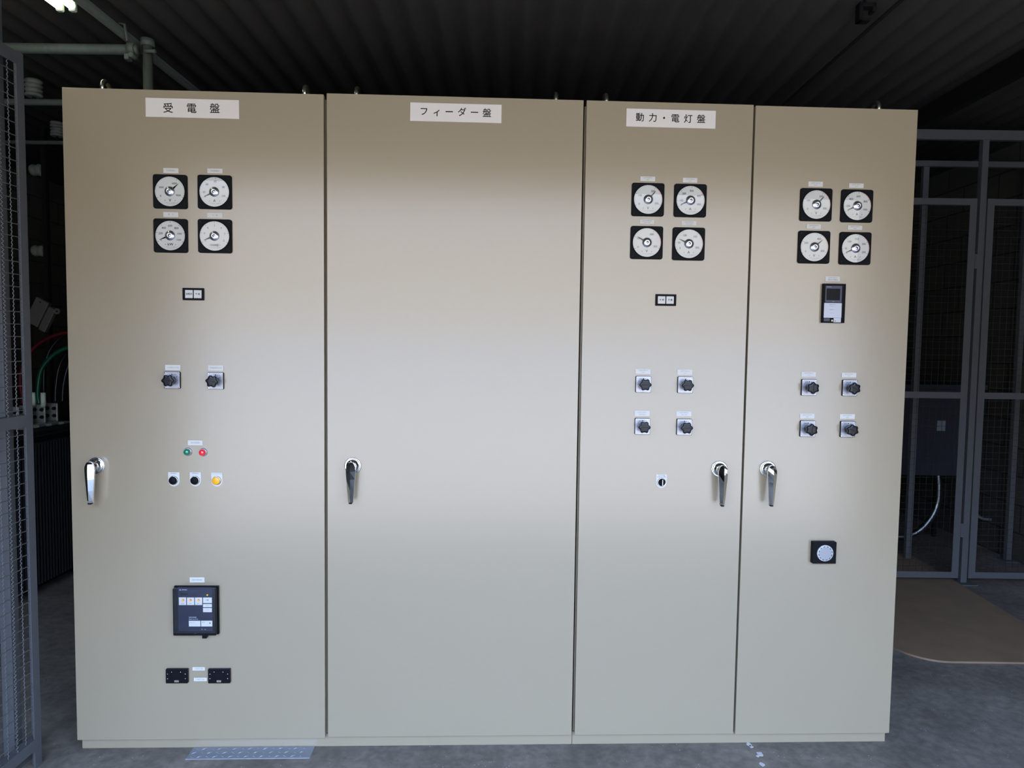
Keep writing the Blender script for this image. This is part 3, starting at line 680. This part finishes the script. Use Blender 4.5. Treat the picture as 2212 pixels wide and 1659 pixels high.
# the gate leaf beside the left cabinet, seen almost edge-on
GX, GA, GB = -0.080, -0.98, -0.070
gate = bempty('mesh_gate', (GX, (GA + GB) / 2, 0.045)); tag(gate, 'grey wire mesh gate leaf standing edge-on beside the left cabinet', 'gate', 'grey wire mesh partition')
T = 0.004
g = MB()
g.box(GX - T, GX, GB - .033, GB, 0.0, 2.425, 0); g.box(GX - .030, GX - T + .001, GB - T, GB, 0.0, 2.425, 0)      # angle stile at the far end
bput(g, 'gate_stile', fence_m, (GX, GB, 0), gate)
g = MB(); g.box(GX - T, GX, GA, GA + .035, 0.0, 2.425, 0); g.box(GX - .030, GX - T + .001, GA, GA + T, 0.0, 2.425, 0)
bput(g, 'gate_stile', fence_m, (GX, GB, 0), gate)
g = MB()
for z in (0.068, 1.192, 2.383):
    g = MB(); g.box(GX - T, GX + .0005, GA + .03, GB - .03, z, z + .040, 0); g.box(GX - .030, GX - T + .001, GA + .01, GB - .006, z + .036, z + .040, 0)
    bput(g, 'gate_rail', fence_m, (GX, GB, 1.2), gate)
g = MB(); wires(g, 'x', GA + .02, GB - .014, 0.095, 2.40, .041, .0017, GX - .006, .0021, 5); bput(g, 'wire_mesh', wire_m, (GX, GB, 1.2), gate)
g = MB(); g.box(-.207, -.167, -.080, -.040, 0, 2.955, 0, .003, 2); g.box(-.235, -.137, -.110, -.010, 0, .008, 0)
tag(bput(g, 'fence_post', fence_m, (-.175, -.06, 0)), 'tall grey square post behind the mesh gate, rising to the roof', 'post')
# right-hand fence across the bay
FY = 1.93
def panel(x0, x1, label, lock=False):
    e_ = bempty('mesh_partition', ((x0 + x1) / 2, FY, 0.035)); tag(e_, label, 'fence panel', 'grey wire mesh partition across the right bay')
    w_ = .043
    for xa_, xf in ((x0, x0), (x1 - w_, x1 - T)):
        g = MB(); g.box(xa_, xa_ + w_, FY, FY + T, .035, 2.432, 0); g.box(xf, xf + T, FY + T - .001, FY + .035, .035, 2.432, 0)
        bput(g, 'panel_stile', fence_m, (x0, FY, 0), e_)
    g = MB()
    for z in (.035, 1.187, 2.391):
        g = MB(); g.box(x0 + w_ - .001, x1 - w_ + .001, FY + .0005, FY + T, z, z + .040, 0); g.box(x0 + T, x1 - T, FY + T - .001, FY + .03, z, z + T, 0)
        bput(g, 'panel_rail', fence_m, (x0, FY, 0), e_)
    g = MB(); wires(g, 'y', x0 + .02, x1 - .01, .06, 2.41, .041, .0011, FY + .010, 0, 4); bput(g, 'wire_mesh', mat('dull_wire', (0.030, 0.030, 0.030), .7, spec=.1), (x0, FY, 0), e_)
    return e_
panel(3.30, 4.420, 'grey wire mesh fence panel right of the cabinets, left of the post')
panel(4.485, 5.12, 'grey wire mesh fence panel at the right edge, against the block wall')
g = MB(); g.box(4.437, 4.476, FY - .002, FY + .037, 0.006, 2.79, 0, .002); g.box(4.395, 4.520, FY - .045, FY + .08, 0, .006, 0)
g.box(4.420, 4.438, FY - .004, FY + .012, .30, .39, 0, .002); g.box(4.420, 4.438, FY - .004, FY + .012, 2.0, 2.09, 0, .002)
tag(bput(g, 'fence_post', fence_m, (4.456, FY, 0)), 'grey square fence post on a foot plate between the two mesh panels', 'post')
g = MB(); g.box(3.0, 5.149, FY + .002, FY + .035, 2.79, 2.85, 0, .002)
tag(bput(g, 'fence_rail', fence_m, (4.0, FY, 2.8)), 'grey steel rail high above the fence panels on the right', 'rail')
FY2 = 2.42
g = MB(); g.box(3.6, 5.149, FY2, FY2 + .035, 2.752, 2.792, 0, .002)
tag(bput(g, 'fence_rail', fence_m, (4.2, FY2, 2.76)), 'rear grey steel rail behind the mesh panels, lower than the front one', 'rail')
g = MB(); g.box(4.365, 4.405, FY2, FY2 + .034, 0.006, 2.750, 0, .002); g.box(4.33, 4.44, FY2 - .04, FY2 + .07, 0, .006, 0)
tag(bput(g, 'fence_post', fence_m, (4.385, FY2, 0)), 'rear grey post behind the left mesh panel, in front of the hanging box', 'post')
g = MB(); g.box(5.08, 5.118, FY2, FY2 + .034, 0.006, 2.750, 0, .002); g.box(5.045, 5.148, FY2 - .04, FY2 + .07, 0, .006, 0)
tag(bput(g, 'fence_post', fence_m, (5.10, FY2, 0)), 'rear grey post close to the right block wall', 'post')

# grey box behind the fence with its flexible conduit
e_ = bempty('control_box', (4.65, 2.9, .565)); tag(e_, 'dark grey steel box behind the mesh panels on the right', 'electrical box')
g = MB(); g.box(4.10, 4.995, 2.62, 3.10, .568, 1.205, 0, .004); bput(g, 'box_body', boxgrey, (4.65, 2.9, .565), e_)
g = MB(); g.box(4.085, 5.010, 2.60, 3.12, 1.205, 1.240, 0, .003); bput(g, 'box_lid', boxgrey, (4.65, 2.9, .565), e_)
g = MB(); g.box(4.665, 4.725, 2.616, 2.621, .900, .975, 0); g.text('EGAR', .02, 0, 0, 0, 0) if False else None
bput(g, 'sticker', mat('sticker', (0.16, 0.18, 0.18), .5, noise=.6, nscale=120), (4.65, 2.9, .565), e_)
for x in (4.13, 4.93):
    for y in (2.65, 3.03): g = MB(); g.box(x, x + .035, y, y + .035, 0, .569, 0); bput(g, 'leg', darksteel, (4.65, 2.9, .565), e_)
def conduit(pts, r, name, m, label, cat, ribs=True, org=None):
    # smooth Catmull-Rom path with ribbed radius
    P = [Vector(p) for p in pts]; P = [P[0] * 2 - P[1]] + P + [P[-1] * 2 - P[-2]]; out = []
    for i in range(1, len(P) - 2):
        for k in range(10):
            t = k / 10; a_, b_, c_, d_ = P[i - 1:i + 3]
            out.append(.5 * ((2 * b_) + (-a_ + c_) * t + (2 * a_ - 5 * b_ + 4 * c_ - d_) * t * t + (-a_ + 3 * b_ - 3 * c_ + d_) * t ** 3))
    out.append(P[-2])
    if ribs:
        fine = []
        for i in range(len(out) - 1):
            for k in range(4): fine.append(out[i].lerp(out[i + 1], k / 4))
        rad = [r * (1 + (.07 if i % 2 else -.07)) for i in range(len(fine))]; g = MB(); g.tube(fine, rad, 14)
    else: g = MB(); g.tube(out, r, 12)
    return tag(bput(g, name, m, org or tuple(pts[0])), label, cat)
conduit([(4.716, 2.66, .566), (4.722, 2.655, .47), (4.715, 2.65, .36), (4.672, 2.64, .26), (4.60, 2.64, .165), (4.52, 2.65, .112), (4.42, 2.66, .100), (4.20, 2.72, .10), (3.6, 2.9, .10)], .023, 'flexible_conduit', flexm, 'shiny flexible metal conduit curving out from under the grey box', 'conduit')
conduit([(4.995, 2.70, .36), (5.000, 2.69, .31), (5.025, 2.68, .27), (5.060, 2.66, .245), (5.105, 2.62, .245)], .013, 'flexible_conduit', mat('dull_conduit', (.07, .07, .068), .6, metal=.1), 'dull flexible conduit hanging near the right block wall', 'conduit')
# brown sheet on the floor
g = MB(); x0, x1, y0, y1, r_ = 3.465, 4.40, .805, 2.60, .20
pts = [(x0 + r_ - r_ * math.cos(math.radians(t)), y0 + r_ - r_ * math.sin(math.radians(t))) for t in range(0, 91, 9)] + [(x1 - .06, y0), (x1 - .06, y0 + .1), (x1 + .06, y1), (x0, y1)]
g._start(); g._loft([[(x, y, 0.0) for x, y in pts], [(x, y, 0.009) for x, y in pts]]); g._done(0, 0)
tag(bput(g, 'floor_sheet', brown_sheet, (3.9, 1.6, 0)), 'thin brown sheet with a rounded corner lying on the floor at right', 'floor sheet')

# ------------------------------------------------------------------ roof steel and pipes
g = MB(); BX = 4.02
g.box(BX, BX + .006, -2.6, 4.9, 2.858, 2.955, 0); g.box(BX, BX + .05, -2.6, 4.9, 2.852, 2.858, 0); g.box(BX, BX + .05, -2.6, 4.9, 2.955, 2.961, 0)
tag(bput(g, 'roof_beam', darksteel, (BX, 0, 2.9)), 'dark steel channel beam under the roof at right', 'beam')
def pipe(p0, p1, r, m, name, label, cat, group=None):
    g = MB(); g.tube([p0, p1], r, 20); return tag(bput(g, name, m, p0), label, cat, group)
PG = 'grey steel pipes under the roof at left'
pipe((-.235, -1.2, 2.872), (-.235, 4.9, 2.872), .0215, pipe_m, 'steel_pipe', 'long grey pipe running front to back under the roof at left', 'pipe', PG)
pipe((-1.30, .80, 2.800), (-.166, .80, 2.800), .0222, pipe_m, 'steel_pipe', 'horizontal grey pipe between the mesh gate and the clamp, nearest one', 'pipe', PG)
pipe((-.140, .835, 0.0), (-.140, .835, 2.862), .0212, pipe_m, 'steel_pipe', 'upright grey pipe rising behind the left cabinet', 'pipe', PG)
pipe((-2.6, 1.5, 2.795), (0.3, 1.5, 2.795), .0170, pipe_m, 'steel_pipe', 'horizontal grey pipe under the larger ribbed insulator', 'pipe', PG)
pipe((-2.6, 2.3, 2.798), (0.3, 2.3, 2.798), .0125, pipe_m, 'steel_pipe', 'thin horizontal grey pipe under the smaller ribbed insulator', 'pipe', PG)
g = MB()
for cc, ax in (((-.140, .835, 2.845), 'z'), ((-.190, .80, 2.800), 'x')): g.lathe([(.0226, -.016), (.030, -.016), (.030, .016), (.0226, .016), (.0226, -.016)], cc, ax, 24, cap=False)
g.tube([(-.200, .775, 2.828), (-.210, .775, 2.900), (-.235, .775, 2.903)], .006, 8); g.box(-.212, -.190, .765, .80, 2.745, 2.772, 0, .003); g.lathe([(.011, -.03), (.011, .03)], (-.178, .79, 2.764), 'y', 6)
g.lathe([(.009, -.05), (.009, .0)], (-.085, .80, 2.795), 'x', 6)
tag(bput(g, 'pipe_clamp', pipe_m, (-.16, .8, 2.8)), 'bolted clamp joining the upright and horizontal pipes at left', 'clamp')
pipe((3.13, -.5, 2.925), (3.13, 4.8, 2.925), .0085, darksteel, 'conduit', 'thin dark conduit running under the roof above the right cabinet', 'pipe')
g = MB(); g.box(2.99, 3.005, .58, .62, 2.872, 2.95, 0, .002); g.box(2.99, 3.06, .58, .62, 2.93, 2.945, 0, .002); g.box(2.99, 3.04, .58, .62, 2.872, 2.882, 0, .002); g.box(3.045, 3.06, .58, .62, 2.910, 2.945, 0, .002)
g.tube([(3.02, .60, 2.94), (3.02, .60, 2.965)], .006, 8)
tag(bput(g, 'beam_clamp', darksteel, (3.0, .6, 2.95)), 'dark hook-shaped steel clamp hanging from the roof at right', 'clamp')
# fluorescent batten
LX, LY0, LY1, LZ = -.342, -.66, .585, 2.880
e_ = bempty('fluorescent_lamp', (LX, (LY0 + LY1) / 2, 2.945)); tag(e_, 'lit twin-tube fluorescent lamp under the roof, upper left corner', 'lamp')
g = MB(); g.box(LX - .055, LX + .055, LY0, LY1, LZ + .022, LZ + .060, 0, .006)
for s_ in (-.027, .027):
    for y in (LY0, LY1 - .022): g.box(LX + s_ - .014, LX + s_ + .014, y, y + .022, LZ - .020, LZ + .030, 0, .004)
bput(g, 'lamp_housing', housing_m, (LX, (LY0 + LY1) / 2, 2.945), e_)
for s_ in (-.027, .027): g = MB(); g.tube([(LX + s_, LY0 + .018, LZ), (LX + s_, LY1 - .018, LZ)], .0155, 18); bput(g, 'tube', tube_m, (LX, (LY0 + LY1) / 2, 2.945), e_)

# ------------------------------------------------------------------ insulators, transformer and cables in the dark left bay
def insulator(x, y, z0, r, h, n, label, axis='z', stud=.06):
    g = MB(); prof = []
    for k in range(n):
        z = h * k / n; prof += [(r * .84, z + h / n * .05), (r, z + h / n * .30), (r, z + h / n * .62), (r * .84, z + h / n * .95)]
    g.lathe(prof, (x, y, z0), axis, 32, 0)
    if axis == 'z': g.tube([(x, y, z0 - stud), (x, y, z0 + .01)], .008, 8, 1)
    return tag(bput(g, 'insulator', [porcelain, darksteel], (x, y, z0)), label, 'insulator', 'pale ribbed insulators in the left bay')
insulator(-1.121, 1.50, 2.822, .044, .096, 4, 'pale ribbed insulator standing on a pipe beside the gate top', stud=.012)
insulator(-1.52, 2.30, 2.838, .040, .098, 5, 'smaller ribbed insulator half hidden behind the left cabinet edge', stud=.03)
insulator(-1.797, 2.44, 2.649, .040, .086, 2, 'dim barrel insulator lying sideways, the higher one of two', 'x')
insulator(-1.797, 2.44, 2.096, .038, .086, 2, 'dim barrel insulator lying sideways, the lower one of two', 'x')
g = MB(); g.box(-1.716, -1.686, 2.42, 2.46, 0.0, 2.94, 0, .002); tag(bput(g, 'steel_upright', darksteel, (-1.70, 2.44, 0)), 'dark steel upright carrying the sideways insulators in the left bay', 'post')
e_ = bempty('junction_box', (-1.56, 2.17, 1.645)); tag(e_, 'pale box with mounting ears, tilted, on the dark left bay upright', 'electrical box'); e_.rotation_euler = (0, math.radians(27), YB)
e_['o'] = [0, 0, 0]
g = MB(); g.box(-.070, .022, -.03, .008, -.085, .095, 0, .006, 2); bput(g, 'box_half', offwhite, (0, 0, 0), e_)
g = MB(); g.box(.028, .078, -.026, .008, -.095, .075, 0, .006, 2); g.lathe([(.020, .012), (.020, .024)], (.088, 0, .070), 'y', 20); bput(g, 'box_half', offwhite, (0, 0, 0), e_)
for x, z in ((-.03, .075), (-.055, -.078), (.09, .07)): g = MB(); g.lathe([(.005, .024 if x > 0 else .029), (.005, .032)], (x, 0, z), 'y', 12); bput(g, 'screw', darksteel, (0, 0, 0), e_)
g = MB(); g.tube([(0, 0, 0), (-.120, .251, -.061)], .011, 8); bput(g, 'mounting_arm', darksteel, (0, 0, 0), e_)
# oil transformer
TX0, TX1, TY0, TY1 = -2.05, -1.15, 1.20, 2.35
tr = bempty('transformer', ((TX0 + TX1) / 2, (TY0 + TY1) / 2, 0)); tag(tr, 'dark ribbed oil transformer with white terminal blocks in the left bay', 'transformer')
org = ((TX0 + TX1) / 2, (TY0 + TY1) / 2, 0)
g = MB(); g.box(TX0 + .05, TX1 - .06, TY0 + .06, TY1 - .06, .07, .925, 0, .004); g.box(TX0, TX1, TY0, TY1, .925, .935, 0, .002); g.box(TX0 + .02, TX1 - .02, TY0 + .02, TY1 - .02, .935, .955, 0, .004)
for x in (TX0 + .12, TX1 - .2): g.box(x, x + .08, TY0 + .05, TY1 - .05, 0, .07, 0)
bput(g, 'tank', tank_m, org, tr)
g = MB(); y = TY0 + .03
while y < TY1 - .03: g.box(TX1 - .062, TX1 - .004, y, y + .006, .072, .885, 0); y += .026
x = TX0 + .03
while x < TX1 - .08: g.box(x, x + .006, TY0 + .004, TY0 + .062, .072, .885, 0); x += .026
bput(g, 'radiator', tank_m, org, tr)
for k, y in enumerate((1.60, 1.69, 1.78, 1.87)):
    x_ = -1.353 + .016 * k; g = MB()
    g.box(x_ - .06, x_ + .085, y - .03, y + .03, .962, .974, 0, .002); g.box(x_ - .05, x_ + .03, y - .006, y + .006, .974, 1.088, 0, .006, 2); g.box(x_ - .01, x_ + .075, y - .04, y + .03, .958, .964, 0)
    tb = bput(g, 'terminal_block', lug_m, org, tr); tb['label'] = 'pale terminal plate with four bolts'
    for dx in (-.030, .012):
        for z in (1.010, 1.055):
            g = MB(); g.lathe([(.0115, .006), (.0115, .014)], (x_ + dx, y, z), 'y', 6); g.lathe([(.006, .014), (.006, .024)], (x_ + dx, y, z), 'y', 10)
            b_ = bput(g, 'bolt', darksteel, org, tr); b_.parent = tb; b_.location = (0, 0, 0)
def cable(pts, r, m, lab): return conduit(pts, r, 'cable', m, lab, 'cable', False)
cables = (
 ([(-1.318, 1.765, 1.090), (-1.322, 1.76, 1.16), (-1.300, 1.76, 1.29), (-1.244, 1.77, 1.375), (-1.185, 1.78, 1.42), (-1.10, 1.80, 1.445), (-.95, 1.85, 1.45)], .013, gcable, 'green cable arching up from the transformer terminals'),
 ([(-1.372, 1.70, 1.098), (-1.374, 1.70, 1.15), (-1.382, 1.70, 1.20), (-1.372, 1.70, 1.30), (-1.30, 1.72, 1.44), (-1.15, 1.74, 1.52), (-.95, 1.8, 1.53)], .012, rcable, 'dark red cable beside the gate at the transformer terminals'),
 ([(-1.300, 1.885, 1.090), (-1.298, 1.89, 1.18), (-1.280, 1.90, 1.31), (-1.22, 1.90, 1.41), (-1.13, 1.90, 1.45), (-.95, 1.9, 1.46)], .011, bcable, 'black cable arching just right of the green one'),
 ([(-1.390, 1.93, 1.090), (-1.400, 1.93, 1.18), (-1.385, 1.93, 1.34), (-1.33, 1.94, 1.46), (-1.23, 1.95, 1.53), (-1.0, 1.98, 1.55)], .012, bcable, 'black cable of the outermost arch above the transformer'),
 ([(-1.265, 1.90, 1.090), (-1.262, 1.91, 1.20), (-1.235, 1.93, 1.33), (-1.17, 1.95, 1.40), (-1.05, 1.98, 1.43)], .011, bcable, 'black cable of the innermost arch nearest the cabinet'),
)
for pts, r, m, lab in cables: tag(cable(pts, r, m, lab), None, None, 'cables rising from the transformer')
for x, y in ((-1.352, 1.760), (-1.290, 1.760)):
    g = MB(); g.lathe([(.0140, 0), (.0140, .085)], (x, y, 1.075), 'z', 16)
    tag(bput(g, 'cable_sleeve', wsleeve, (x, y, 1.068)), 'white taped cable end left of the green cable' if x < -1.32 else 'white taped cable end right of the green cable', 'cable sleeve', 'white taped cable ends')
for o in C.objects:
    for k in ('o', 'x0'):
        if k in o: del o[k]
